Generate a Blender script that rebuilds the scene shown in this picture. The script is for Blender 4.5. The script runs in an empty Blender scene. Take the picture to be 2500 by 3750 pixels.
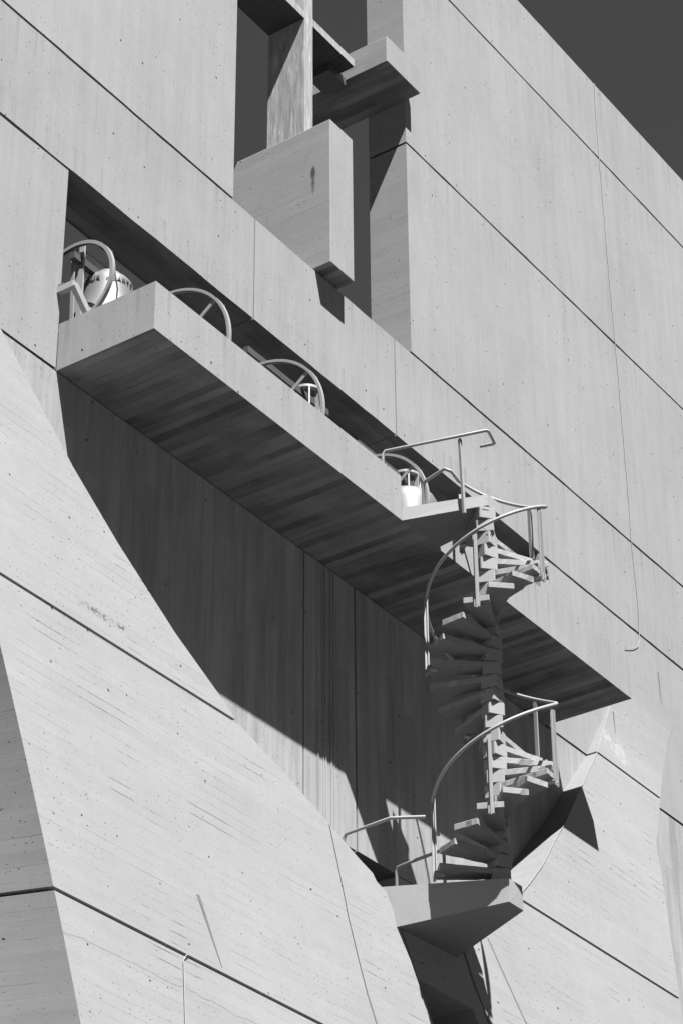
import bpy, bmesh, math, random
from mathutils import Vector, Matrix
random.seed(7)
scn = bpy.context.scene
COL = scn.collection

# ------------------------------------------------------------------ camera
cam_d = bpy.data.cameras.new("camera")
cam = bpy.data.objects.new("camera", cam_d)
COL.objects.link(cam)
cam_d.sensor_fit = 'VERTICAL'
cam_d.sensor_height = 36.0
cam_d.lens = 89.8
cam_d.clip_start = 0.1
cam_d.clip_end = 6000
right = Vector((0.57147328, -0.82059994, -0.00583364)).normalized()
fwd = Vector((0.69670582, 0.4814115, 0.53183077)).normalized()
up = right.cross(fwd).normalized()
right = fwd.cross(up).normalized()
M = Matrix((right, up, -fwd)).transposed().to_4x4()
M.translation = Vector((0.0, -14.25, 1.6))
cam.matrix_world = M
scn.camera = cam

# ------------------------------------------------------------------ sky, sun, exposure
SUN_DIR = Vector((-0.545, -1.0, 1.97)).normalized()      # towards the sun
SUN_EL = math.asin(SUN_DIR.z)
world = bpy.data.worlds.new("World")
scn.world = world
world.use_nodes = True
wn = world.node_tree
wn.nodes.clear()
sky = wn.nodes.new('ShaderNodeTexSky')
sky.sky_type = 'NISHITA'
sky.sun_disc = False
sky.sun_elevation = SUN_EL
sky.sun_rotation = math.atan2(SUN_DIR.x, SUN_DIR.y)
sky.altitude = 2500
sky.air_density = 1.0
sky.dust_density = 0.0
sky.ozone_density = 1.0
sep = wn.nodes.new('ShaderNodeSeparateColor')            # black-and-white film behind a red filter
bg = wn.nodes.new('ShaderNodeBackground')
bg.inputs['Strength'].default_value = 0.05
wo = wn.nodes.new('ShaderNodeOutputWorld')
wn.links.new(sky.outputs[0], sep.inputs[0])
flt = wn.nodes.new('ShaderNodeMath'); flt.operation = 'MINIMUM'   # the filter flattens the bright horizon
flt.inputs[1].default_value = 0.95
wn.links.new(sep.outputs[0], flt.inputs[0])
den = wn.nodes.new('ShaderNodeMath'); den.operation = 'MULTIPLY'   # filter density
den.inputs[1].default_value = 0.64
wn.links.new(flt.outputs[0], den.inputs[0])
wn.links.new(den.outputs[0], bg.inputs[0])
wn.links.new(bg.outputs[0], wo.inputs[0])

sun_d = bpy.data.lights.new("sun", 'SUN')
sun_d.energy = 5.0
sun_d.angle = math.radians(0.53)
sun_d.color = (1.0, 1.0, 1.0)
sun = bpy.data.objects.new("sun", sun_d)
sun.rotation_euler = (-SUN_DIR).to_track_quat('-Z', 'Y').to_euler()
sun.location = (0, -30, 60)
COL.objects.link(sun)

scn.view_settings.view_transform = 'Standard'
scn.view_settings.look = 'None'
scn.view_settings.exposure = 1.57
scn.view_settings.gamma = 1.0

# ------------------------------------------------------------------ materials
class NT:
    def __init__(s, name):
        s.m = bpy.data.materials.new(name); s.m.use_nodes = True
        s.t = s.m.node_tree; s.t.nodes.clear()
        s.out = s.t.nodes.new('ShaderNodeOutputMaterial')
        s.b = s.t.nodes.new('ShaderNodeBsdfPrincipled')
        s.t.links.new(s.b.outputs[0], s.out.inputs[0])
    def n(s, typ, **kw):
        x = s.t.nodes.new(typ)
        for k, v in kw.items(): setattr(x, k, v)
        return x
    def link(s, a, b): s.t.links.new(a, b)
    def val(s, sock, v):
        if hasattr(v, 'is_linked') or isinstance(v, bpy.types.NodeSocket): s.link(v, sock)
        else: sock.default_value = v
    def math(s, op, a, b=0.0, c=0.0):
        x = s.n('ShaderNodeMath', operation=op)
        s.val(x.inputs[0], a); s.val(x.inputs[1], b); s.val(x.inputs[2], c)
        return x.outputs[0]
    def comb(s, x, y, z=0.0):
        c = s.n('ShaderNodeCombineXYZ')
        s.val(c.inputs[0], x); s.val(c.inputs[1], y); s.val(c.inputs[2], z)
        return c.outputs[0]
    def noise(s, vec, scale, detail=3.0, rough=0.55):
        x = s.n('ShaderNodeTexNoise')
        s.link(vec, x.inputs['Vector'])
        x.inputs['Scale'].default_value = scale
        x.inputs['Detail'].default_value = detail
        x.inputs['Roughness'].default_value = rough
        return x.outputs[0]
    def ramp(s, v, a, b, lo=0.0, hi=1.0):
        x = s.n('ShaderNodeMapRange')
        s.val(x.inputs[0], v)
        x.inputs[1].default_value = a; x.inputs[2].default_value = b
        x.inputs[3].default_value = lo; x.inputs[4].default_value = hi
        return x.outputs[0]

def concrete(name, mode, base=0.42, board=0.13, boardvar=0.05, line=0.35, streak=0.10, pock=1.0,
             dash=0.0, mottle=0.10, extra=None, bump=0.35):
    N = NT(name)
    geo = N.n('ShaderNodeNewGeometry')
    sp = N.n('ShaderNodeSeparateXYZ'); N.link(geo.outputs['Position'], sp.inputs[0])
    X, Y, Z = sp.outputs
    pos = geo.outputs['Position']
    if mode == 'V':   A = N.math('ADD', X, Y); L = Z
    elif mode == 'H': A = Z; L = N.math('ADD', X, Y)
    elif mode == 'SY': A = X; L = Y
    else: A = Y; L = X
    wob = N.math('MULTIPLY', N.math('SUBTRACT', N.noise(pos, 0.7, 2), 0.5), 0.03)
    A2 = N.math('ADD', A, wob)
    v2 = N.comb(A, L)
    # streaks that follow the boards
    st = N.noise(N.comb(N.math('MULTIPLY', A2, 6.0), N.math('MULTIPLY', L, 0.45)), 1.0, 4.0, 0.6)
    st2 = N.noise(N.comb(N.math('MULTIPLY', A2, 26.0), N.math('MULTIPLY', L, 0.9), 3.0), 1.0, 3.0, 0.6)
    bi = N.math('FLOOR', N.math('DIVIDE', A2, board))
    wh = N.n('ShaderNodeTexWhiteNoise', noise_dimensions='2D')
    seg = N.math('FLOOR', N.math('DIVIDE', N.math('ADD', L, N.math('MULTIPLY', bi, 1.37)), 2.4))
    N.link(N.comb(bi, seg), wh.inputs['Vector'])
    whv = wh.outputs['Value']
    if mode in ('SY', 'SX'):
        soft = N.noise(N.comb(N.math('MULTIPLY', bi, 5.31), N.math('MULTIPLY', L, 0.30), 1.7), 1.0, 3.0, 0.6)
        whv = N.ramp(N.math('ADD', N.math('MULTIPLY', soft, 0.85), N.math('MULTIPLY', N.noise(pos, 2.6, 4.0, 0.65), 0.25)), 0.42, 0.70)
    mo = N.noise(pos, 0.55, 4.0, 0.55)
    mo2 = N.noise(pos, 4.5, 5.0, 0.65)
    fine = N.noise(pos, 55.0, 4.0, 0.7)
    # joints between boards: thin, broken lines
    fr = N.math('FRACT', N.math('DIVIDE', A2, board))
    dist = N.math('MULTIPLY', N.math('MINIMUM', fr, N.math('SUBTRACT', 1.0, fr)), board)
    ln = N.ramp(dist, 0.002, 0.0065, 1.0, 0.0)
    brk = N.noise(N.comb(N.math('MULTIPLY', bi, 3.7), N.math('MULTIPLY', L, 0.8)), 1.0, 5.0, 0.7)
    lnm = N.math('MULTIPLY', ln, N.ramp(brk, 0.50, 0.62))
    # a few long dark open seams
    seam = 0.0
    if dash > 0:
        b2 = N.noise(N.comb(N.math('MULTIPLY', bi, 9.1), N.math('MULTIPLY', L, 0.62), 7.7), 1.0, 5.0, 0.75)
        ln2 = N.ramp(dist, 0.0035, 0.0075, 1.0, 0.0)
        seam = N.math('MULTIPLY', N.math('MULTIPLY', ln2, N.ramp(b2, 0.60, 0.66)), dash)
    # bug holes, three sizes
    def holes(scale, rad, keep, off):
        vo = N.n('ShaderNodeTexVoronoi', voronoi_dimensions='2D', feature='F1')
        N.link(N.comb(N.math('ADD', A, off), N.math('ADD', N.math('MULTIPLY', L, 0.85), off)), vo.inputs['Vector'])
        vo.inputs['Scale'].default_value = scale
        sc = N.n('ShaderNodeSeparateColor'); N.link(vo.outputs['Color'], sc.inputs[0])
        r = N.math('MULTIPLY', N.math('MULTIPLY', rad * scale, N.ramp(sc.outputs[1], 0, 1, 0.5, 1.0)),
                   N.math('GREATER_THAN', sc.outputs[0], 1.0 - keep))
        jag = N.math('MULTIPLY', N.math('SUBTRACT', N.noise(pos, 45.0, 2.0), 0.5), rad * scale * 1.1)
        return N.math('LESS_THAN', N.math('ADD', vo.outputs['Distance'], jag), r)
    h1 = holes(1.7, 0.0135, 0.62, 0.0)
    h2 = holes(5.0, 0.0090, 0.60, 11.3)
    h3 = holes(15.0, 0.0065, 0.50, 5.7)
    clus = N.ramp(N.noise(pos, 0.9, 3.0), 0.42, 0.62, 0.25, 1.0)
    hh = N.math('MAXIMUM', N.math('MULTIPLY', h1, 0.9), N.math('MULTIPLY', N.math('MAXIMUM', N.math('MULTIPLY', h2, 0.75), N.math('MULTIPLY', h3, 0.55)), clus))
    hole = N.math('MULTIPLY', hh, pock)
    val = N.math('ADD', 1.0, N.math('MULTIPLY', N.math('SUBTRACT', st, 0.5), streak * 2))
    val = N.math('ADD', val, N.math('MULTIPLY', N.math('SUBTRACT', st2, 0.5), streak * 1.1))
    val = N.math('ADD', val, N.math('MULTIPLY', N.math('SUBTRACT', whv, 0.5), boardvar * 2))
    val = N.math('ADD', val, N.math('MULTIPLY', N.math('SUBTRACT', mo, 0.5), mottle * 2))
    val = N.math('ADD', val, N.math('MULTIPLY', N.math('SUBTRACT', mo2, 0.5), 0.15))
    val = N.math('ADD', val, N.math('MULTIPLY', N.math('SUBTRACT', fine, 0.5), 0.26))
    val = N.math('MULTIPLY', val, N.math('SUBTRACT', 1.0, N.math('MULTIPLY', lnm, line)))
    val = N.math('MULTIPLY', val, N.math('SUBTRACT', 1.0, hole))
    if dash > 0:
        val = N.math('MULTIPLY', val, N.math('SUBTRACT', 1.0, seam))
    if extra: val = extra(N, val, X, Y, Z, pos)
    val = N.math('MAXIMUM', N.math('MULTIPLY', val, base), 0.01)
    col = N.n('ShaderNodeCombineColor')
    for i in range(3): N.link(val, col.inputs[i])
    N.link(col.outputs[0], N.b.inputs['Base Color'])
    N.b.inputs['Roughness'].default_value = 0.9
    N.b.inputs['Specular IOR Level'].default_value = 0.15
    hgt = N.math('ADD', N.math('MULTIPLY', hole, -0.010), N.math('MULTIPLY', lnm, -0.002))
    hgt = N.math('ADD', hgt, N.math('MULTIPLY', st2, 0.0015))
    hgt = N.math('ADD', hgt, N.math('MULTIPLY', fine, 0.0012))
    hgt = N.math('ADD', hgt, N.math('MULTIPLY', wh.outputs['Value'], 0.0012))
    bp = N.n('ShaderNodeBump')
    bp.inputs['Strength'].default_value = bump
    bp.inputs['Distance'].default_value = 1.0
    N.link(hgt, bp.inputs['Height'])
    N.link(bp.outputs[0], N.b.inputs['Normal'])
    return N.m

def blob(N, X, Z, cx, cz, rx, rz, ang=0.0):
    """soft 1..0 mask of an ellipse in the wall plane"""
    dx = N.math('SUBTRACT', X, cx); dz = N.math('SUBTRACT', Z, cz)
    c, s = math.cos(ang), math.sin(ang)
    u = N.math('DIVIDE', N.math('ADD', N.math('MULTIPLY', dx, c), N.math('MULTIPLY', dz, s)), rx)
    v = N.math('DIVIDE', N.math('SUBTRACT', N.math('MULTIPLY', dz, c), N.math('MULTIPLY', dx, s)), rz)
    r = N.math('ADD', N.math('MULTIPLY', u, u), N.math('MULTIPLY', v, v))
    return N.ramp(r, 0.0, 1.0, 1.0, 0.0)

def pier_marks(N, val, X, Y, Z, pos):
    # honeycombed patch on the left flare
    hc = N.math('MAXIMUM', blob(N, X, Z, 15.75, 13.525, 0.55, 0.085, 0.0), blob(N, X, Z, 16.10, 13.535, 0.15, 0.09))
    g = N.math('ADD', N.math('MULTIPLY', hc, 0.42), N.noise(pos, 24.0, 6.0, 0.8))
    val = N.math('MULTIPLY', val, N.ramp(g, 0.86, 0.95, 1.0, 0.35))
    # white paint scraped over the right flare
    wp = N.math('MAXIMUM', blob(N, X, Z, 26.84, 16.74, 0.36, 0.28, -0.3), blob(N, X, Z, 26.53, 16.90, 0.2, 0.2))
    g = N.math('ADD', N.math('MULTIPLY', wp, 0.35), N.noise(pos, 9.0, 6.0, 0.7))
    val = N.math('ADD', val, N.ramp(g, 0.70, 0.80, 0.0, 0.22))
    # thin hairline crack near the lower joint
    zz = N.math('SUBTRACT', Z, N.math('ADD', 9.935, N.math('MULTIPLY', N.math('SUBTRACT', N.noise(pos, 3.0, 4.0), 0.5), 0.12)))
    cr = N.math('MULTIPLY', N.math('LESS_THAN', N.math('ABSOLUTE', zz), 0.006), N.math('LESS_THAN', X, 18.4))
    val = N.math('MULTIPLY', val, N.math('SUBTRACT', 1.0, N.math('MULTIPLY', cr, 0.25)))
    return val

def block_marks(N, val, X, Y, Z, pos):
    on = N.math('MULTIPLY', N.math('GREATER_THAN', X, 20.05), N.math('LESS_THAN', X, 20.12))
    a = N.math('MAXIMUM', blob(N, Y, Z, 0.02, 22.05, 0.045, 0.12), N.math('MULTIPLY', blob(N, Y, Z, 0.02, 21.92, 0.035, 0.26), 0.6))
    g = N.math('MULTIPLY', N.math('MULTIPLY', a, on), N.ramp(N.noise(pos, 22.0, 4.0, 0.7), 0.25, 0.6, 0.5, 1.1))
    return N.math('MULTIPLY', val, N.math('SUBTRACT', 1.0, N.math('MINIMUM', N.math('MULTIPLY', g, 1.1), 0.75)))

def drips(levels, reach, amt, seed):
    def f(N, val, X, Y, Z, pos):
        n = N.noise(N.comb(N.math('MULTIPLY', N.math('ADD', X, Y), 11.0), N.math('MULTIPLY', Z, 0.25), seed), 1.0, 4.0, 0.65)
        t = N.ramp(n, 0.52, 0.72)
        m = None
        for zj in levels:
            d = N.math('SUBTRACT', zj, Z)
            k = N.math('MULTIPLY', N.ramp(d, 0.0, reach, 1.0, 0.0), N.math('GREATER_THAN', d, 0.0))
            m = k if m is None else N.math('MAXIMUM', m, k)
        val = N.math('MULTIPLY', val, N.math('SUBTRACT', 1.0, N.math('MULTIPLY', N.math('MULTIPLY', m, t), amt)))
        oi = N.n('ShaderNodeObjectInfo')
        return N.math('MULTIPLY', val, N.ramp(oi.outputs['Random'], 0, 1, 0.96, 1.03))
    return f

WALL = concrete("wall_concrete", 'V', base=0.235, board=0.16, boardvar=0.018, line=0.10, streak=0.11, pock=1.0, mottle=0.15, extra=drips((16.46, 19.42, 20.54, 24.0, 27.54, 29.1), 0.9, 0.24, 2.0))
RECESS = concrete("recess_concrete", 'V', base=0.245, board=0.19, boardvar=0.08, line=0.28, streak=0.42, pock=0.9, mottle=0.22)
PIER = concrete("flare_concrete", 'H', base=0.232, board=0.115, boardvar=0.022, line=0.34, streak=0.05, pock=1.0, dash=0.85, mottle=0.12, extra=pier_marks)
SIDE = concrete("side_concrete", 'H', base=0.22, board=0.125, boardvar=0.04, line=0.38, streak=0.09, pock=1.0, dash=0.45, mottle=0.10, extra=block_marks)
FLANK = concrete("toned_notch_concrete", 'H', base=0.185, board=0.115, boardvar=0.03, line=0.2, streak=0.06, pock=1.0, dash=0.3, mottle=0.14)  # base lowered to tone down the sunlit upward faces of the notch
PARA = concrete("balcony_concrete", 'V', base=0.235, board=0.16, boardvar=0.02, line=0.12, streak=0.14, pock=1.35, mottle=0.12, extra=drips((17.03,), 0.6, 0.28, 6.0))
SOFY = concrete("balcony_soffit_concrete", 'SY', base=0.15, board=0.105, boardvar=0.45, line=0.65, streak=0.30, pock=0.5, mottle=0.22)  # underside shade is put into this darker base
SOFX = concrete("beam_soffit_concrete", 'SX', base=0.11, board=0.14, boardvar=0.42, line=0.5, streak=0.28, pock=0.4, mottle=0.26)  # darker base also carries painted shade for downward faces
TREAD = concrete("stair_concrete", 'V', base=0.245, board=2.0, boardvar=0.03, line=0.0, streak=0.03, pock=1.0, mottle=0.12)

UNDER = concrete("shaded_stair_concrete", 'SY', base=0.145, board=0.4, boardvar=0.05, line=0.1, streak=0.12, pock=0.5, mottle=0.2)  # shaded copy of the stair concrete for undersides, shade painted into the base

def plain(name, base, rough=0.6, metal=0.0, var=0.12, scale=9.0, bump=0.0, stretch=None):
    N = NT(name)
    geo = N.n('ShaderNodeNewGeometry')
    vec = geo.outputs['Position']
    if stretch:
        mp = N.n('ShaderNodeMapping'); N.link(vec, mp.inputs[0]); mp.inputs['Scale'].default_value = stretch; vec = mp.outputs[0]
    a = N.noise(vec, scale, 5.0, 0.65)
    v = N.math('MULTIPLY', N.math('ADD', 1.0, N.math('MULTIPLY', N.math('SUBTRACT', a, 0.5), var * 2)), base)
    v = N.math('MAXIMUM', v, 0.005)
    col = N.n('ShaderNodeCombineColor')
    for i in range(3): N.link(v, col.inputs[i])
    N.link(col.outputs[0], N.b.inputs['Base Color'])
    N.b.inputs['Roughness'].default_value = rough
    N.b.inputs['Metallic'].default_value = metal
    if bump:
        bp = N.n('ShaderNodeBump'); bp.inputs['Strength'].default_value = bump; bp.inputs['Distance'].default_value = 0.01
        N.link(a, bp.inputs['Height']); N.link(bp.outputs[0], N.b.inputs['Normal'])
    return N.m

def wood(name):
    N = NT(name)
    geo = N.n('ShaderNodeNewGeometry')
    tc = N.n('ShaderNodeTexCoord')
    def grain(sx, sy, sz, sc):
        mp = N.n('ShaderNodeMapping'); N.link(tc.outputs['Object'], mp.inputs[0]); mp.inputs['Scale'].default_value = (sx, sy, sz)
        return N.noise(mp.outputs[0], sc, 5.0, 0.7)
    g1 = grain(1, 1, 0.09, 24.0)
    g2 = grain(1, 1, 0.16, 9.0)
    peel = N.ramp(N.math('ADD', g2, N.math('MULTIPLY', g1, 0.6)), 0.90, 1.02)
    v = N.math('ADD', 0.26, N.math('MULTIPLY', N.math('SUBTRACT', g1, 0.5), 0.42))
    v = N.math('MULTIPLY', v, N.ramp(peel, 0, 1, 1.0, 0.42))
    edge = N.ramp(N.math('ADD', g1, 0.0), 0.56, 0.64)
    v = N.math('ADD', v, N.math('MULTIPLY', edge, 0.10))
    v = N.math('MAXIMUM', v, 0.03)
    col = N.n('ShaderNodeCombineColor')
    for i in range(3): N.link(v, col.inputs[i])
    N.link(col.outputs[0], N.b.inputs['Base Color'])
    N.b.inputs['Roughness'].default_value = 0.85
    N.b.inputs['Specular IOR Level'].default_value = 0.1
    bp = N.n('ShaderNodeBump'); bp.inputs['Strength'].default_value = 0.4; bp.inputs['Distance'].default_value = 0.01
    N.link(g1, bp.inputs['Height']); N.link(bp.outputs[0], N.b.inputs['Normal'])
    return N.m

WOOD = wood("weathered_oak")
DARK = plain("joint_filler", 0.035, 0.95)  # also colours the sheet that stands for the unlit inside of the doorway
SHADEW = plain("shaded_oak_underside", 0.045, 0.9, var=0.4, scale=12)  # crossarm oak with its underside shade painted in as near-black
SEAL = plain("grey_sealant", 0.14, 0.8, var=0.25, scale=20)
PAINT = plain("painted_steel", 0.225, 0.55, var=0.12, scale=30)
FRAME = plain("frame_steel", 0.27, 0.5, var=0.10, scale=14)
DARKST = plain("dark_steel", 0.06, 0.5, var=0.3, scale=18)
BELL = plain("bell_bronze", 0.15, 0.5, metal=0.2, var=0.06, scale=6)
LETTER = plain("bell_lettering", 0.06, 0.5, metal=0.5)
WIRE = plain("light_cable", 0.24, 0.6)
MARK = plain("mark_grey", 0.11, 0.95, var=0.4, scale=25)
GRASS = plain("ground_grass", 0.045, 0.95, var=0.35, scale=0.8)
ROPE = plain("bell_rope", 0.05, 0.9)

# ------------------------------------------------------------------ mesh helpers
class MB:
    def __init__(s): s.v = []; s.f = []; s.smooth = []
    def add(s, vs, fs, smooth=False):
        o = len(s.v); s.v += [tuple(p) for p in vs]
        for f in fs: s.f.append([o + i for i in f]); s.smooth.append(smooth)
    def box(s, x0, x1, y0, y1, z0, z1):
        s.prism([(x0, z0), (x1, z0), (x1, z1), (x0, z1)], y0, y1)
    def prism(s, poly, y0, y1):
        """polygon in x,z extruded along y"""
        n = len(poly)
        vs = [(x, y0, z) for x, z in poly] + [(x, y1, z) for x, z in poly]
        fs = [list(range(n)), list(range(2 * n - 1, n - 1, -1))]
        fs += [[i, n + i, n + (i + 1) % n, (i + 1) % n] for i in range(n)]
        s.add(vs, fs)
    def slab(s, bot, top):
        n = len(bot)
        fs = [list(range(n))[::-1], [n + i for i in range(n)]]
        fs += [[i, (i + 1) % n, n + (i + 1) % n, n + i] for i in range(n)]
        s.add(list(bot) + list(top), fs)
    def obox(s, c, ax, ay, az, hx, hy, hz):
        c = Vector(c); ax = Vector(ax).normalized(); ay = Vector(ay).normalized(); az = Vector(az).normalized()
        P = lambda a, b, d: c + ax * hx * a + ay * hy * b + az * hz * d
        s.slab([P(-1, -1, -1), P(1, -1, -1), P(1, 1, -1), P(-1, 1, -1)], [P(-1, -1, 1), P(1, -1, 1), P(1, 1, 1), P(-1, 1, 1)])
    def bar(s, a, b, w, t, side=(0, 1, 0)):
        a = Vector(a); b = Vector(b); d = (b - a); L = d.length; d.normalize()
        sd = Vector(side); sd = (sd - d * sd.dot(d)).normalized(); u = d.cross(sd)
        s.obox((a + b) / 2, sd, u, d, w / 2, t / 2, L / 2)
    def tube(s, pts, r, n=10):
        pts = [Vector(p) for p in pts]; m = len(pts); rings = []
        nrm = None
        for i, p in enumerate(pts):
            if i == 0: d = pts[1] - pts[0]
            elif i == m - 1: d = pts[-1] - pts[-2]
            else: d = (pts[i + 1] - p).normalized() + (p - pts[i - 1]).normalized()
            d.normalize()
            if nrm is None:
                nrm = d.cross(Vector((0, 0, 1)));
                if nrm.length < 0.05: nrm = d.cross(Vector((1, 0, 0)))
            nrm = (nrm - d * nrm.dot(d)).normalized(); bi = d.cross(nrm)
            k = 1.0
            if 0 < i < m - 1:
                c = (pts[i + 1] - p).normalized().dot((p - pts[i - 1]).normalized())
                k = 1.0
            rr = r(i / (m - 1)) if callable(r) else r
            rings.append([p + (nrm * math.cos(2 * math.pi * j / n) + bi * math.sin(2 * math.pi * j / n)) * rr * k for j in range(n)])
        vs = [q for rg in rings for q in rg]
        fs = [[i * n + j, i * n + (j + 1) % n, (i + 1) * n + (j + 1) % n, (i + 1) * n + j] for i in range(m - 1) for j in range(n)]
        s.add(vs, fs, True)
        s.add(rings[0], [list(range(n))[::-1]]); s.add(rings[-1], [list(range(n))])
    def lathe(s, prof, n=48, c=(0, 0, 0), axis='z', closed=False, smooth=True):
        vs = []
        for j in range(n):
            a = 2 * math.pi * j / n
            for r, h in prof:
                if axis == 'z': vs.append((c[0] + r * math.cos(a), c[1] + r * math.sin(a), c[2] + h))
                else: vs.append((c[0] + h, c[1] + r * math.cos(a), c[2] + r * math.sin(a)))
        m = len(prof); fs = []
        for j in range(n):
            k = (j + 1) % n
            for i in range(m if closed else m - 1):
                i2 = (i + 1) % m
                fs.append([j * m + i, k * m + i, k * m + i2, j * m + i2])
        s.add(vs, fs, smooth)
    def build(s, name, mats, parent=None, pick=None, loc=None, bevel=0.0, weld=False):
        me = bpy.data.meshes.new(name)
        org = Vector(loc) if loc is not None else Vector((0, 0, 0))
        me.from_pydata([tuple(Vector(p) - org) for p in s.v], [], s.f)
        me.validate()
        bm = bmesh.new(); bm.from_mesh(me)
        if weld: bmesh.ops.remove_doubles(bm, verts=bm.verts, dist=0.0005)
        bmesh.ops.recalc_face_normals(bm, faces=bm.faces)
        bm.to_mesh(me); bm.free()
        if not isinstance(mats, (list, tuple)): mats = [mats]
        for m in mats: me.materials.append(m)
        for p in me.polygons:
            p.use_smooth = s.smooth[p.index] if p.index < len(s.smooth) else False
            if pick: p.material_index = pick(p.normal, p.center + org)
        o = bpy.data.objects.new(name, me); COL.objects.link(o)
        o.location = org
        if parent: attach(o, parent)
        if bevel:
            b = o.modifiers.new('bevel', 'BEVEL'); b.width = bevel; b.segments = 2; b.limit_method = 'ANGLE'
        return o

def attach(o, parent):
    o.parent = parent
    w = Vector((0, 0, 0)); p = parent
    while p: w += p.location; p = p.parent
    o.location = o.location - w

def thing(name, label, cat, loc=(0, 0, 0), group=None):
    o = bpy.data.objects.new(name, None); COL.objects.link(o)
    o.empty_display_size = 0.2; o.location = loc
    o['label'] = label; o['category'] = cat
    if group: o['group'] = group
    return o
def tag(o, label, cat, group=None):
    o['label'] = label; o['category'] = cat
    if group: o['group'] = group
    return o

def interp(tab, z):
    """tab of (z, value) with z falling"""
    if z >= tab[0][0]:
        (z0, v0), (z1, v1) = tab[0], tab[1]
    elif z <= tab[-1][0]:
        (z0, v0), (z1, v1) = tab[-2], tab[-1]
    else:
        for (z0, v0), (z1, v1) in zip(tab, tab[1:]):
            if z1 <= z <= z0: break
    return v0 + (v1 - v0) * (z - z0) / (z1 - z0)

# ------------------------------------------------------------------ ground
g = MB(); g.add([(-2500, -2500, 0), (2500, -2500, 0), (2500, 2500, 0), (-2500, 2500, 0)], [[0, 1, 2, 3]])
go = g.build('ground', GRASS); go['kind'] = 'structure'

# ------------------------------------------------------------------ the concrete bell tower
tower = thing('bell_tower', 'huge board-marked concrete bell tower slab with flared pier and long balcony', 'tower', (20.4, 0.3, 0))
T = 0.60                                   # slab thickness
G = 0.019                                  # half a joint
ZJ = [16.46, 19.07, 20.54, 24.0, 27.54, 29.1]
XS0, XS1 = 15.60, 25.18                    # bell slot
XC0, XC1 = 18.45, 22.20                    # cross slot

def pick_wall(n, c):
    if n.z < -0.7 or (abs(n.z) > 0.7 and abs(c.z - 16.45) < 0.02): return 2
    if abs(n.x) > 0.7: return 1
    return 0
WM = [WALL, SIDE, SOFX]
core = MB()
def rough_rect(x0, x1, z0, z1):
    n = max(2, int((x1 - x0) / 0.22))
    a = [(x0 + (x1 - x0) * i / n, z0 + (random.uniform(-.004, .005) if 0 < i < n else 0)) for i in range(n + 1)]
    b = [(x1 + (x0 - x1) * i / n, z1 + (random.uniform(-.005, .004) if 0 < i < n else 0)) for i in range(n + 1)]
    return a + b
def panel(x0, x1, z0, z1, mats=WM, name='wall_panel', inset=(1, 1, 1, 1), corex=(0.05, 0.05)):
    m = MB(); m.prism(rough_rect(x0, x1, z0, z1), 0, T)
    m.build(name, mats, tower, pick_wall)
# left of the cross slot
for z0, z1 in ((ZJ[2], ZJ[3]), (ZJ[3], ZJ[4]), (ZJ[4], ZJ[5])):
    panel(9, XC0, z0 + G, z1 - (G if z1 < 29 else 0))
    panel(XC1, 36, z0 + G, z1 - (G if z1 < 29 else 0))
core.box(9.06, XC0 - 0.06, 0.06, T - 0.06, ZJ[2] - 0.2, ZJ[5] - 0.1)
core.box(XC1 + 0.06, 35.9, 0.06, T - 0.06, ZJ[2] - 0.2, ZJ[5] - 0.1)
# beam between the two slots, three lengths
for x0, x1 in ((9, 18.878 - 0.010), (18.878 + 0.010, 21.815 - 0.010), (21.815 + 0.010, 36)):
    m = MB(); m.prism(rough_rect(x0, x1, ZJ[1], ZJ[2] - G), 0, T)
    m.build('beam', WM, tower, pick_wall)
core.box(9.06, 35.9, 0.07, T - 0.06, ZJ[1] + 0.05, ZJ[2] - 0.05)
# jambs of the bell slot
panel(9, XS0, ZJ[0] + G, ZJ[1] - 2 * G)
panel(XS1, 36, ZJ[0] + G, ZJ[1] - 2 * G)
core.box(9.06, XS0 - 0.06, 0.06, T - 0.06, ZJ[0] - 0.1, ZJ[1] + 0.1)
core.box(XS1 + 0.06, 35.9, 0.06, T - 0.06, ZJ[0] - 0.1, ZJ[1] + 0.1)
# wall below the balcony, cut by vertical joints and a low hatch
WL = [(16.0, 0), ]
RM = [RECESS, SIDE, SOFX]
zt = ZJ[0] - G
lo = MB(); lo.prism([(9, zt), (9, 13.8), (13.7, 12.9), (14.3, 11), (17.4, 0), (19.6, 0), (19.6, 13.15), (19.877 - 0.012, 13.15), (19.877 - 0.012, zt)], 0, T)
lo.build('wall_panel', RM, tower, pick_wall)
lo = MB(); lo.box(19.877 + 0.012, 20.875 - 0.016, 0, T, 13.15, zt); lo.build('wall_panel', RM, tower, pick_wall)
for x0, x1, d in ((20.13, 20.150, 0.012), (20.235, 20.25, 0.010), (20.275, 20.29, 0.014), (20.375, 20.405, 0.012), (20.44, 20.452, 0.008)):
    r_ = MB(); r_.box(x0, x1, -d, 0.004, 13.15, zt - 0.01); r_.build('board_ridge', RECESS, tower)
lo = MB(); lo.box(20.875 + 0.016, 36, 0, T, 13.15 + 0.006, zt); lo.build('wall_panel', RM, tower, pick_wall)
lo = MB(); lo.box(21.655, 36, 0, T, 0, 13.15 - 0.006); lo.build('wall_panel', RM, tower, pick_wall)
core.box(18.5, 35.9, 0.05, T - 0.05, 13.25, ZJ[0] - 0.02)
core.box(21.72, 35.9, 0.05, T - 0.05, 0.1, 13.3)
# dark room behind the hatch
rm = MB(); rm.box(19.0, 21.9, T + 0.9, T + 1.0, 11.6, 13.6); rm.box(19.0, 21.9, T, T + 0.9, 13.32, 13.45)
rm.box(21.8, 21.95, T, T + 0.9, 11.6, 13.3); rm.box(18.9, 19.0, T, T + 0.9, 11.6, 13.3)
rm.build('hatch_recess', RECESS, tower)
core.build('joint_filler', DARK, tower)

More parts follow.
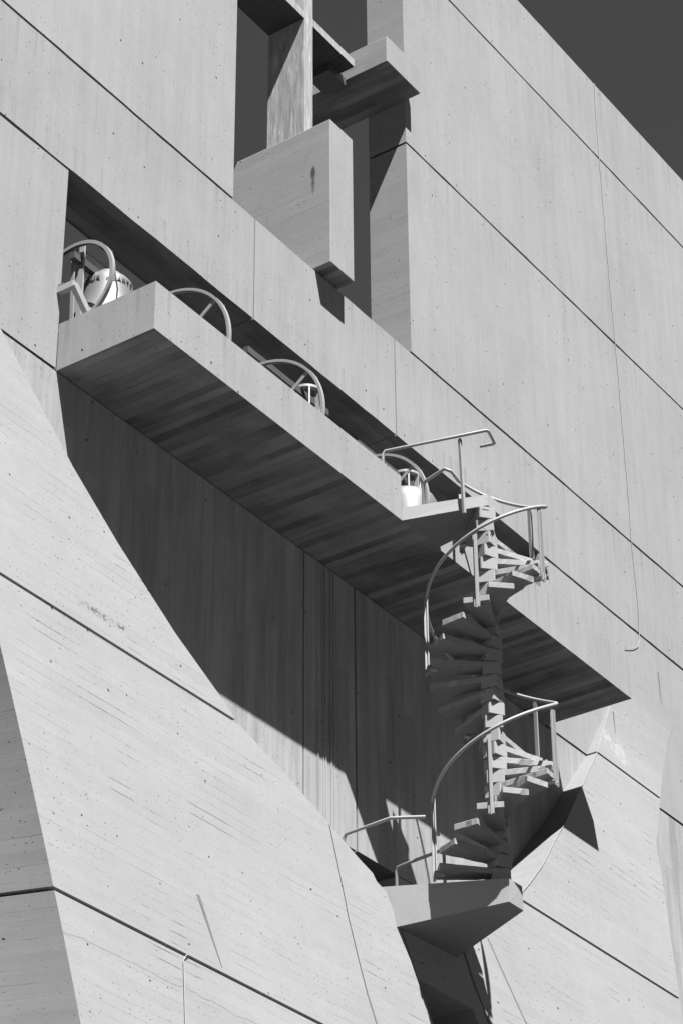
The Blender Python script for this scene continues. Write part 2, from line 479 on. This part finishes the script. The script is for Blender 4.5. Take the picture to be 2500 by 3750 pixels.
# ---- flared pier: front face leans out by p(z), cut by the notch the stair climbs in
def P(z):                                   # how far the flare stands out of the wall
    if z > 18.3: return 0.0
    if z > 16.7: return 0.04625 * (18.3 - z) ** 2
    return 0.148 * (17.5 - z)
XL = [(z_, 14.830 - 0.212 * (z_ - 10.276) - 0.0115 * (z_ - 10.276) ** 2) for z_ in (18.3, 17, 16, 15, 14, 13, 12.5, 12, 11.5, 11, 10.5, 10, 9.5, 9, 8, 6, 4, 2, 0)]
XR = [(18.3, 28.9), (17.529, 28.417), (17.023, 28.124), (16.238, 27.708), (15.596, 27.357), (15.113, 27.295), (14.716, 27.239), (12.911, 26.923), (9, 26.1), (0, 24.8)]
NL = [(18.3, 12.75), (17.5, 13.50), (16.253, 14.612), (15.757, 15.03), (15.279, 15.441), (15.142, 15.555), (14.549, 16.176), (14.251, 16.538), (13.881, 16.992), (13.481, 17.602),
      (13.259, 17.884), (12.997, 18.606), (12.699, 19.329), (12.57, 19.616), (12.48, 19.82), (12.397, 20.047), (12.32, 20.10), (12.265, 20.26)]
ST = [(12.265, 20.28), (11.941, 20.43), (11.395, 20.62), (10.969, 20.80), (9, 21.45), (0, 23)]
NR = [(18.3, 27.42), (17.47, 26.83), (16.449, 26.132), (15.562, 25.373), (14.86, 24.768), (14.641, 24.544), (13.972, 23.941), (13.56, 23.5), (13.394, 23.308), (12.70, 22.57), (12.18, 21.74)]
BK = [(12.06, 21.689), (11.7, 21.8), (11.335, 21.97), (9, 22.9), (0, 24.5)]
def pier_block(zs, xl, xr, yl, yr, il=0.0, ir=0.0, mats=None, name='pier_panel', shift=0.0, pi=0.0, back=None, slant=0.0, pick=None):
    m = MB(); n = len(zs); vs = []
    for z in zs:
        p = P(z) - pi
        a = xl(z) + il; b = xr(z) - ir
        bl = a if not slant else slant + 0.02 * (a - slant)
        ring = [(a, -p, z), (b, -p, z), (b, yr, z), (bl, yl, z)]
        if slant:
            for q in range(1, 8):
                f = q / 8.0
                ring.append((bl + (a - bl) * f, yl + (-p - yl) * f, z))
        k_ = len(ring); vs += ring
    fs = []
    for i in range(n - 1):
        o = k_ * i; q = k_ * (i + 1)
        for k in range(k_):
            if slant and k >= 3 and name == 'pier_panel': continue
            fs.append([o + k, o + (k + 1) % k_, q + (k + 1) % k_, q + k])
    fs.append(list(range(k_))); fs.append([k_ * (n - 1) + k for k in range(k_ - 1, -1, -1)])
    if slant and name == 'pier_panel':
        sm = MB(); fz = [zs[0] + (zs[-1] - zs[0]) * i / 60 for i in range(61)]; sv = []; sf = []
        for i, z in enumerate(fz):
            p = P(z); a = xl(z); bl = slant + 0.02 * (a - slant)
            sv += [(a + (bl - a) * q / 12, -p + (yl + p) * q / 12, z) for q in range(13)]
            if i: sf += [[13 * (i - 1) + q, 13 * (i - 1) + q + 1, 13 * i + q + 1, 13 * i + q] for q in range(12)]
        sm.add(sv, sf, True); sm.build('pier_flank', SIDE, tower)
    m.add(vs, fs)
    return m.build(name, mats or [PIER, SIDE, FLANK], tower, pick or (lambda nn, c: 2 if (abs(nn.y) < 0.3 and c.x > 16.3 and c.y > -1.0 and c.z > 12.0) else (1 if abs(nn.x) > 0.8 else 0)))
def steps(z1, z0, extra=(), n=14):
    zs = [z1 + (z0 - z1) * i / n for i in range(n + 1)] + [e for e in extra if z0 < e < z1]
    return sorted(set(zs), reverse=True)
fx = lambda tab: (lambda z: interp(tab, z))
J2, J3 = 13.262, 10.284
YB = 1.5
nl_or_st = lambda z: interp(NL, z) if z > 12.265 else interp(ST, z) - 0.022
# left flare
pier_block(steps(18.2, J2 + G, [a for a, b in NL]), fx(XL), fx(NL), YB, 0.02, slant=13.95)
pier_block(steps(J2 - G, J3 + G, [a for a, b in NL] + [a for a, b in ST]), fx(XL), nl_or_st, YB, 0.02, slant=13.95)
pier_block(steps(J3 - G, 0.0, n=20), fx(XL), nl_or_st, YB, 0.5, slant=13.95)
pier_block(steps(17.3, 0.2, n=40), fx(XL), nl_or_st, YB - 0.1, 0.01, 0.06, 0.10, DARK, 'joint_filler', pi=0.06, slant=13.95)
# sealed strip along the edge, then the lintel with its doorway and the jamb
sb = MB()
zz = steps(12.24, 0.0, n=24)
vs = []; fs = []
for i, z in enumerate(zz):
    x = interp(ST, z); vs += [(x - 0.024, -P(z) + 0.012, z), (x + 0.02, -P(z) + 0.012, z)]
    if i: fs.append([2 * i - 2, 2 * i - 1, 2 * i + 1, 2 * i])
sb.add(vs, fs); sb.build('sealed_strip', SEAL, tower)
pier_block(steps(12.10, 11.404, n=6), lambda z: interp(ST, z) + 0.018, lambda z: interp(BK, z) - 0.026, 0.02, 0.02, name='lintel')
DJ = [(11.404, 21.664), (11.267, 21.75), (9, 22.6), (0, 24.2)]
pier_block(steps(11.404, 0.0, n=20), fx(DJ), lambda z: interp(BK, z) - 0.026, 0.02, 0.02, name='door_jamb')
dr = MB(); dr.slab([(20.2, -0.15, 9), (23, -0.15, 9), (23, -0.1, 9), (20.2, -0.1, 9)], [(20.2, -0.15, 11.9), (22.0, -0.15, 11.9), (22.0, -0.1, 11.9), (20.2, -0.1, 11.9)])
dr.build('doorway_shade_sheet', DARK, tower)  # near-black sheet painted to stand for the unlit inside of the doorway
# right flare
nr_or_bk = lambda z: interp(NR, z) if z > 12.18 else interp(BK, z) + 0.026
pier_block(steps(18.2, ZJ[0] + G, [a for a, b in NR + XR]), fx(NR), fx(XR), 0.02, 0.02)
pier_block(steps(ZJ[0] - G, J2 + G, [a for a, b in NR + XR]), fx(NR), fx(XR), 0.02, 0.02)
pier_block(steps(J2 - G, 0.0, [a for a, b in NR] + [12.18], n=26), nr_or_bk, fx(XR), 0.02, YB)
pier_block(steps(17.0, 0.2, n=40), nr_or_bk, fx(XR), 0.01, 0.01, 0.06, 0.06, DARK, 'joint_filler', pi=0.05)
bk = MB(); vs = []; fs = []
for i, z in enumerate(steps(12.15, 0.0, n=20)):
    x = interp(BK, z); vs += [(x - 0.05, -P(z) + 0.06, z), (x + 0.05, -P(z) + 0.06, z)]
    if i: fs.append([2 * i - 2, 2 * i - 1, 2 * i + 1, 2 * i])
bk.add(vs, fs); bk.build('joint_filler', DARK, tower)
# thin scored line right of the doorway, a cast ridge 4 mm proud
ln_ = MB(); tl = [(12.452, 22.271), (11.955, 22.568), (11.598, 22.806), (9, 24.5)]; vs = []; fs = []
for i, z in enumerate(steps(12.45, 9, n=10)):
    x = interp(tl, z); vs += [(x - 0.011, -P(z) - 0.004, z), (x + 0.011, -P(z) - 0.004, z)]
    if i: fs.append([2 * i - 2, 2 * i - 1, 2 * i + 1, 2 * i])
ln_.add(vs, fs); ln_.build('sealed_strip', SEAL, tower)

# ---- balcony: a long trough with a gap where the stair lands
BX0, BX1, BY, BZ0, BZ1, FL = 15.61, 25.10, -1.25, 16.45, 17.03, 16.62
GX0, GX1 = 19.975, 20.90
bal = MB(); e = 0.15
def quad(*p): bal.add(p, [[0, 1, 2, 3][:len(p)] if len(p) == 4 else list(range(len(p)))])
bal.add([(BX0, BY, BZ0), (BX1, BY, BZ0), (BX1, 0, BZ0), (BX0, 0, BZ0)], [[0, 1, 2, 3]])
for y in (BY, BY + e):
    bz = BZ0 if y == BY else FL
    bal.add([(BX0 if y == BY else BX0 + e, y, bz), (BX1 if y == BY else BX1 - e, y, bz), (BX1 if y == BY else BX1 - e, y, BZ1), (GX1, y, BZ1), (GX1, y, FL), (GX0, y, FL), (GX0, y, BZ1), (BX0 if y == BY else BX0 + e, y, BZ1)] if y == BY else
            [(BX0 + e, y, BZ1), (BX0 + e, y, FL), (GX0, y, FL), (GX0, y, BZ1)], [list(range(8 if y == BY else 4))])
bal.add([(GX1, BY + e, BZ1), (GX1, BY + e, FL), (BX1 - e, BY + e, FL), (BX1 - e, BY + e, BZ1)], [[0, 1, 2, 3]])
for x in (BX0, BX1):
    i = x + e if x == BX0 else x - e
    bal.add([(x, BY, BZ0), (x, 0, BZ0), (x, 0, BZ1), (x, BY, BZ1)], [[0, 1, 2, 3]])
    bal.add([(i, BY + e, FL), (i, 0, FL), (i, 0, BZ1), (i, BY + e, BZ1)], [[0, 1, 2, 3]])
    bal.add([(x, BY, BZ1), (x, 0, BZ1), (i, 0, BZ1), (i, BY + e, BZ1)], [[0, 1, 2, 3]])
for a, b in ((BX0, GX0), (GX1, BX1)):
    a2 = a + e if a == BX0 else a; b2 = b - e if b == BX1 else b
    bal.add([(a, BY, BZ1), (b, BY, BZ1), (b2, BY + e, BZ1), (a2, BY + e, BZ1)], [[0, 1, 2, 3]])
for x in (GX0, GX1): bal.add([(x, BY, FL), (x, BY + e, FL), (x, BY + e, BZ1), (x, BY, BZ1)], [[0, 1, 2, 3]])
bal.add([(BX0 + e, BY + e, FL), (BX1 - e, BY + e, FL), (BX1 - e, T, FL), (BX0 + e, T, FL)], [[0, 1, 2, 3]])
bal.add([(GX0, BY, FL), (GX1, BY, FL), (GX1, BY + e, FL), (GX0, BY + e, FL)], [[0, 1, 2, 3]])
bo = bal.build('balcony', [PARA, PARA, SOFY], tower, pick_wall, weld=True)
sill = MB(); sill.box(XS0 + 0.02, XS1 - 0.02, 0.0, T, 16.48, FL - 0.004); sill.build('slot_sill', RECESS, tower)

# ---- concrete block and bracket that carry the cross
BM = [WALL, SIDE, SOFY]
blk = MB(); blk.box(20.083, 20.585, -0.24, 2.45, 20.545, 22.80); blk.build('cross_block', BM, tower, pick_wall, bevel=0.012)
brk_ = MB(); brk_.box(21.405, 22.205, -0.245, 1.35, 24.735, 25.185); brk_.build('bracket', BM, tower, pick_wall, bevel=0.012)

# ---- small dark tapered marks laid on the concrete
def streak(pts, w0, name='dark_mark', face='pier'):
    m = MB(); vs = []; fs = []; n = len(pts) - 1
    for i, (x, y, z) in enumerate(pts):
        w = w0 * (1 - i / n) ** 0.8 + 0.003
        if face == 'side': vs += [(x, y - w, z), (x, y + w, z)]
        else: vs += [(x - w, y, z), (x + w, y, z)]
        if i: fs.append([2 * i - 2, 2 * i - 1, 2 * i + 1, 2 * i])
    m.add(vs, fs); return m.build(name, MARK, tower)
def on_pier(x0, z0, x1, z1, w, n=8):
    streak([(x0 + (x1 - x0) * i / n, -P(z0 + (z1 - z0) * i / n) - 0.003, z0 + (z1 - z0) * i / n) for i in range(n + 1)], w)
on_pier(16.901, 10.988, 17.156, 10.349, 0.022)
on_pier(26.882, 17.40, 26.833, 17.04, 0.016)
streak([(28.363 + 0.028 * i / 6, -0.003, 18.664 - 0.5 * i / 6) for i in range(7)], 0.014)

# ------------------------------------------------------------------ wooden cross
cross = thing('wooden_cross', 'weathered timber cross standing in the tall slot of the tower', 'cross', (20.24, 0.49, 22.80))
m = MB(); m.box(20.142, 20.328, 0.20, 0.78, 22.80, 28.6); m.build('post', WOOD, cross, loc=(20.24, 0.49, 25))
m = MB()
m.box(19.0, 20.142, 0.20, 0.78, 24.775, 24.90); m.box(20.328, 21.285, 0.20, 0.78, 24.775, 24.90)
am = m.build('crossarm', [WOOD, SHADEW], cross, lambda nn, c: 1 if nn.z < -0.5 else 0, loc=(20.24, 0.49, 24.83))
m = MB(); m.box(21.02, 21.40, 0.42, 0.76, 24.64, 24.768); m.build('mounting_plate', DARKST, cross)

# ------------------------------------------------------------------ spiral staircase
AX = Vector((20.932, -1.74, 0))
def AXZ(z):
    t = (z - 12.395) / (16.665 - 12.395)          # the newel leans a little
    return Vector((20.932 - 0.392 * t, -1.7395 - 0.2305 * t, z))
H = 0.1527; Z1 = 12.325; AZ1 = 133.256; DAZ = 23.664
tz = lambda n: Z1 + H * n      # top of step n
az = lambda n: math.radians(AZ1 + DAZ * (n - 1))
stair = thing('spiral_staircase', 'concrete spiral staircase with pipe handrail climbing to the balcony', 'staircase', (AX.x, AX.y, 12.1))
def make_tread(seed):
    R_ = random.Random(seed)
    m = MB()
    ri, ro, wi, wo, t = 0.03, 0.660, 0.078, 0.141, 0.070
    cor = [(ri, -wi), (ro, -wo), (ro, wo), (ri, wi)]
    ring_t, ring_b = [], []
    for k in range(4):
        (x0, y0), (x1, y1) = cor[k], cor[(k + 1) % 4]
        nx, ny = (y1 - y0), -(x1 - x0); l = math.hypot(nx, ny); nx /= l; ny /= l
        n = 14 if k in (0, 2) else 8
        chip = R_.random() < 0.6; cc = R_.random(); cw = R_.uniform(0.05, 0.16)
        for q in range(n):
            f = q / n
            d1 = R_.uniform(-.0025, .0025) if q else 0.0
            d2 = R_.uniform(-.004, .004) if q else 0.0
            if chip and abs(f - cc) < cw: d2 -= R_.uniform(0.004, 0.020)
            ring_t.append((x0 + (x1 - x0) * f + nx * d1, y0 + (y1 - y0) * f + ny * d1, 0.0))
            ring_b.append((x0 + (x1 - x0) * f + nx * d2, y0 + (y1 - y0) * f + ny * d2, -t))
    m.slab(ring_b, ring_t)
    s_, c_ = 0.096, 0.010
    oc = [(-s_, -s_ + c_), (-s_ + c_, -s_), (s_ - c_, -s_), (s_, -s_ + c_), (s_, s_ - c_), (s_ - c_, s_), (-s_ + c_, s_), (-s_, s_ - c_)]
    m.slab([(x, y, -0.1527 + 0.002) for x, y in oc], [(x, y, -0.002) for x, y in oc])
    return m
first = None
for n in range(1, 29):
    loc = AXZ(tz(n)) - stair.location
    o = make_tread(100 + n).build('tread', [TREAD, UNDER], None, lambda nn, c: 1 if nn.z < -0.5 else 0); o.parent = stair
    bmod = o.modifiers.new('bevel', 'BEVEL'); bmod.width = 0.005; bmod.segments = 1; bmod.limit_method = 'ANGLE'; bmod.angle_limit = math.radians(50)
    o.location = loc; o.rotation_euler = (random.uniform(-.006, .006), random.uniform(-.006, .006), az(n) + random.uniform(-.012, .012))
    bo_ = None
    if (n - 1) % 3 == 0:
        a = az(n); rad = Vector((math.cos(a), math.sin(a), 0)); tan = Vector((-math.sin(a), math.cos(a), 0))
        base = AXZ(tz(n))
        pm = MB()
        top_h = 0.793 if n < 27 else 0.62
        r0 = base + rad * 0.672
        at = tan * 0.02
        pm.obox(r0 + at + Vector((0, 0, (top_h - 0.12) / 2)), tan, rad, (0, 0, 1), 0.024, 0.007, (top_h + 0.12) / 2)
        pm.obox(r0 + at + rad * 0.022 + Vector((0, 0, (top_h - 0.22) / 2)), tan, rad, (0, 0, 1), 0.006, 0.015, (top_h + 0.10) / 2)
        b = pm.build('baluster', PAINT, stair, loc=base)
        cm = MB()
        cm.obox(base + rad * 0.635 + at + Vector((0, 0, -0.082)), tan, rad, (0, 0, 1), 0.030, 0.05, 0.012)
        cm.obox(base + rad * 0.688 + at + Vector((0, 0, -0.10)), tan, rad, (0, 0, 1), 0.030, 0.008, 0.045)
        cm.tube([base + rad * 0.690 + at + Vector((0, 0, -0.115)), base + rad * 0.706 + at + Vector((0, 0, -0.115))], 0.012, 6)
        cl = cm.build('clip', PAINT, None, loc=base); attach(cl, b)
# handrail helix
pts = []
n = -0.6
while n <= 28.01:
    a = az(n) + math.radians(3.2); k = min(1.0, max(0.0, (n + 1.9) / 1.0))
    pts.append(AXZ(tz(n)) + Vector((0.679 * math.cos(a), 0.679 * math.sin(a), 0.808)))
    n += 0.1
hr = MB(); hr.tube(pts, lambda t: 0.019, 10)
# run on level to the landing corner, then down to its post
hr.tube([pts[-1], Vector((20.80, -1.40, 17.47)), Vector((20.745, -1.34, 17.50)), Vector((20.84, -1.02, 17.50)), Vector((20.848, -0.985, 17.47)), Vector((20.85, -0.98, 16.62))], 0.021, 10)
hr.build('handrail', PAINT, stair)
# landings: flat concrete wedges from the tower to the newel
lm = MB()
lm.slab([(20.06, 0.0, 11.79), (20.755, -1.938, 12.035), (21.04, -1.938, 12.035), (21.515, -0.82, 11.945), (21.60, 0.0, 11.79)],
        [(20.06, 0.0, 12.39), (20.755, -1.943, 12.29), (21.01, -1.95, 12.29), (21.515, -0.82, 12.39), (21.60, 0.0, 12.39)])
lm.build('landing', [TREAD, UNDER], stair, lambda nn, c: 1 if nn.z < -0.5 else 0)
lm = MB()
lm.slab([(19.982, -1.247, 16.452), (20.515, -2.03, 16.64), (20.80, -2.03, 16.64), (20.70, -1.247, 16.452)],
        [(19.988, -1.247, 16.62), (20.53, -2.03, 16.79), (20.80, -2.03, 16.79), (20.70, -1.247, 16.62)])
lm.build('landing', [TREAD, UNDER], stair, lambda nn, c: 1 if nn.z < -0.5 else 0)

# ------------------------------------------------------------------ guard rails
def rail(name, label, pts, posts, loc, r=0.019):
    t = thing(name, label, 'railing', loc, 'pipe guard rails at the stair landings')
    m = MB(); m.tube(pts, r, 10); m.build('top_rail', PAINT, t)
    for a, b in posts:
        m = MB(); A = Vector(a); B = Vector(b)
        m.bar(A, B, 0.034, 0.030, (-0.25, -0.97, 0))
        m.build('post', PAINT, t)
    return t
rail('guard_rail', 'straight pipe guard rail with hooked end on the upper landing',
     [(20.044, -0.971, 16.95), (20.044, -0.971, 17.46), (20.052, -1.0, 17.50), (20.359, -2.145, 17.5), (20.39, -2.155, 17.50), (20.625, -2.085, 17.5), (20.632, -2.06, 17.5), (20.592, -1.916, 17.5)],
     [((20.315, -1.845, 16.50), (20.306, -1.829, 17.48))], (20.2, -1.6, 16.7))
rail('guard_rail', 'bent pipe guard rail on the left side of the lower landing meeting the first baluster',
     [(20.27, -0.24, 12.40), (20.27, -0.245, 13.0), (20.267, -0.275, 13.05), (20.216, -0.865, 13.05), (20.235, -0.91, 13.05), (20.40, -1.185, 13.05)],
     [], (20.3, -0.6, 12.3))
rail('guard_rail', 'straight pipe guard rail on the wall side of the lower landing behind the lowest treads',
     [(21.29, -0.225, 12.38), (21.29, -0.228, 13.01), (21.285, -0.257, 13.05), (21.252, -0.44, 13.05), (21.20, -0.85, 13.05), (21.19, -0.90, 13.02), (21.19, -0.905, 12.3)],
     [], (21.3, -0.6, 12.3))

# ------------------------------------------------------------------ bells
def make_bell(name, label, x, y, zc, R, crown_z, ring_r, wheel_x, wheel_y, wheel_z, wheel_r, text=None, rim=0.032, fins=True, turn=22, nsp=6, fin_h=None):
    t = thing(name, label, 'bell', (x, y, zc), 'bells hung in the bell slot')
    # body of revolution
    hgt = crown_z - zc
    prof = [(0.0, 1.0), (0.20, 1.0), (0.40, 0.985), (0.52, 0.955), (0.575, 0.91), (0.60, 0.85), (0.615, 0.76), (0.635, 0.66), (0.66, 0.55), (0.70, 0.42), (0.76, 0.29), (0.84, 0.17), (0.94, 0.07), (1.0, 0.0), (0.97, -0.01), (0.90, 0.03), (0.70, 0.3), (0.58, 0.6), (0.5, 0.9), (0, 0.92)]
    m = MB(); m.lathe([(r * R, h * hgt) for r, h in prof], 64, (x, y, zc))
    body = m.build('body', BELL, t)
    for hz, rr in ((0.14, 0.875),):
        bm_ = MB(); bm_.lathe([((rr - .02) * R, (hz - .012) * hgt), ((rr + .016) * R, (hz - .006) * hgt), ((rr + .016) * R, (hz + .006) * hgt), ((rr - .02) * R, (hz + .012) * hgt)], 64, (x, y, zc), smooth=True)
        attach(bm_.build('moulding', BELL, None), body)
    # crown ring on fins
    fin_top = crown_z + (fin_h or (0.30 * R + 0.06 if fins else 0.05))
    cm = MB()
    for k in range(8 if fins else 0):
        a = k * math.pi / 4
        cm.obox((x + ring_r * 0.92 * math.cos(a), y + ring_r * 0.92 * math.sin(a), (crown_z + fin_top) / 2 - 0.01), (math.cos(a), math.sin(a), 0), (-math.sin(a), math.cos(a), 0), (0, 0, 1), 0.03, 0.009, (fin_top - crown_z) / 2)
    cm.lathe([(ring_r * 0.75, fin_top - 0.02), (ring_r * 1.1, fin_top - 0.02), (ring_r * 1.1, fin_top + 0.012), (ring_r * 0.75, fin_top + 0.012)], 40, (x, y, 0), closed=True, smooth=False)
    cm.build('crown', FRAME, t)
    # wheel, turning about the x axis
    wm = MB(); c = (wheel_x, wheel_y, wheel_z)
    wm.lathe([(wheel_r, -0.022), (wheel_r, 0.022), (wheel_r - rim, 0.022), (wheel_r - rim, 0.012), (wheel_r - 0.012, 0.010), (wheel_r - 0.012, -0.010), (wheel_r - rim, -0.012), (wheel_r - rim, -0.022)], 96, c, axis='x', closed=True, smooth=False)
    w = wm.build('wheel', PAINT, t)
    for k in range(nsp):
        a = math.radians(turn + 360 / nsp * k)
        sm = MB(); sm.bar((wheel_x, wheel_y + 0.05 * math.cos(a), wheel_z + 0.05 * math.sin(a)), (wheel_x, wheel_y + (wheel_r - 0.01) * math.cos(a), wheel_z + (wheel_r - 0.01) * math.sin(a)), 0.012, 0.045, (1, 0, 0))
        attach(sm.build('spoke', PAINT, None), w)
    ym = MB(); ym.box(wheel_x - 0.08, x + R * 0.6, y - 0.035, y + 0.035, fin_top - 0.02 - 0.09, fin_top - 0.025)
    ym.build('yoke', DARKST, t)
    rp = MB(); a0 = math.radians(150)
    rp.tube([(wheel_x + 0.035, wheel_y + wheel_r * math.cos(a0), wheel_z + wheel_r * math.sin(a0)), (wheel_x + 0.10, wheel_y + wheel_r * math.cos(a0) - 0.05, wheel_z - 0.2), (wheel_x + 0.16, wheel_y - wheel_r * 0.75, FL + 0.02)], 0.010, 6)
    rp.build('rope', ROPE, t)
    if text:
        for i, ch in enumerate(text):
            if ch == ' ': continue
            cu = bpy.data.curves.new('letter', 'FONT'); cu.body = ch; cu.size = 0.074; cu.extrude = 0.004; cu.align_x = 'CENTER'
            tmp = bpy.data.objects.new('letter_source', cu); COL.objects.link(tmp)
            bpy.context.view_layer.update()
            me = bpy.data.meshes.new_from_object(tmp.evaluated_get(bpy.context.evaluated_depsgraph_get()))
            bpy.data.objects.remove(tmp)
            me.materials.clear(); me.materials.append(LETTER)
            lo_ = bpy.data.objects.new('letter', me); COL.objects.link(lo_)
            a = math.radians(176 + 11.5 * i)
            rr = R * 0.634
            px = Vector((x + rr * math.cos(a), y + rr * math.sin(a), zc + hgt * 0.745))
            outv = Vector((math.cos(a), math.sin(a), 0)); upv = Vector((0.10 * -math.cos(a), 0.10 * -math.sin(a), 1)).normalized()
            rt = upv.cross(outv).normalized()
            mat = Matrix((rt, upv, outv)).transposed().to_4x4()
            lo_.parent = body
            wpos = Vector(body.location); pp = t
            mat.translation = px - (Vector(t.location) + Vector(body.location))
            lo_.matrix_local = mat
    return t
make_bell('church_bell', 'small bright bell with raised lettering behind the left end of the balcony', 16.44, 0.10, 17.42, 0.45, 18.13, 0.13, 15.93, 0.14, 17.76, 0.555, 'OUR HEARTS', rim=0.04, fins=False, turn=88, nsp=2)
make_bell('church_bell', 'bell with plain wheel rim rising over the parapet left of the beam joint', 18.25, 0.0, 16.72, 0.72, 17.85, 0.17, 17.30, 0.03, 17.53, 0.92)
make_bell('church_bell', 'bell with wheel and finned crown ring showing over the middle of the parapet', 19.93, 0.0, 16.72, 0.66, 18.12, 0.17, 18.82, -0.09, 17.405, 0.935, fin_h=0.50)
make_bell('church_bell', 'bell with bright shoulder beside the upper stair landing', 22.0, 0.0, 16.70, 0.66, 18.28, 0.17, 21.02, -0.08, 17.40, 0.868)

# steel carriage of the small bell
fr = thing('steel_carriage', 'pale steel carriage around the small lettered bell', 'bell carriage', (16.3, 0.1, FL))
m = MB(); m.box(16.30, 17.42, 0.43, 0.47, 18.50, 18.69); m.box(16.30, 17.42, 0.30, 0.43, 18.50, 18.515); m.build('rear_beam', FRAME, fr)
m = MB(); m.box(16.30, 16.36, 0.40, 0.46, FL, 18.50); m.box(17.30, 17.36, 0.40, 0.46, FL, 18.50); m.build('rear_post', FRAME, fr)
m = MB(); m.bar((15.985, 0.08, FL), (15.985, 0.08, 18.36), 0.07, 0.02, (0, 1, 0)); m.bar((16.02, 0.11, FL), (16.02, 0.11, 18.34), 0.016, 0.06, (0, 1, 0)); m.build('upright', FRAME, fr)
m = MB(); m.bar((15.80, 0.42, FL), (15.80, 0.42, 18.20), 0.22, 0.05, (0, 1, 0)); m.build('upright', FRAME, fr)
m = MB(); m.bar((15.57, -0.20, 17.42), (15.90, -0.20, 17.10), 0.06, 0.075, (0, 1, 0)); m.bar((15.90, -0.2, 17.10), (16.1, -0.2, FL), 0.06, 0.075, (0, 1, 0)); m.build('brace', FRAME, fr)
m = MB(); m.bar((15.57, -0.21, 17.42), (15.57, 0.42, 17.42), 0.06, 0.075, (1, 0, 0)); m.build('cross_tie', FRAME, fr)
m = MB(); m.tube([(15.60, -0.05, 17.47), (15.60, 0.2, 17.47)], 0.05, 16); m.build('motor', DARKST, fr)

# ------------------------------------------------------------------ cables fixed to the concrete
def cable(label, pts, r):
    m = MB(); m.tube(pts, r, 6); o = m.build('cable', WIRE, None); return tag(o, label, 'cable')
pts = []
rc = [(29.10, 27.79), (28.15, 27.755), (25.2, 27.79), (23.37, 27.835), (21.19, 27.86), (20.5, 27.85), (19.33, 27.90), (18.98, 27.86)]
for i in range(60):
    z = 29.10 + (18.95 - 29.10) * i / 59
    pts.append((interp(rc, z) + random.uniform(-.006, .006), -0.012 - 0.0, z))
pts += [(27.80, -0.012, 18.82), (27.70, -0.012, 18.74), (27.55, -0.012, 18.66), (27.40, -0.012, 18.60)]
cable('long thin white cable hanging down the right wall to the balcony corner', pts, 0.0045)
lc = [(12.656, 19.33), (12.271, 19.383), (11.613, 19.449), (11.214, 19.527), (10.918, 19.584), (10.601, 19.678), (9, 20.1), (0.2, 22)]
cable('thin pale cable running down the left flare from its sloping edge', [(interp(lc, z) + random.uniform(-.004, .004), -P(z) - 0.012, z) for z in [12.69 - 0.2 * i for i in range(62)]], 0.005)
cable('short pale cable hooked over the lowest joint of the left flare', [(16.64, -P(10.27) - 0.008, 10.272), (16.615, -P(10.28) - 0.02, 10.285), (16.575, -P(10.25) - 0.02, 10.25), (16.56, -P(10.22) - 0.014, 10.21)] + [(16.553 - 0.11 * (10.15 - z), -P(z) - 0.014, z) for z in [10.15 - 0.3 * i for i in range(33)]], 0.0045)
cable('pale cable following the folded edge of the right flare', [(interp(NR, z) - 0.004, -P(z) - 0.008, z) for z in [17.4 - 0.08 * i for i in range(52)]], 0.0042)
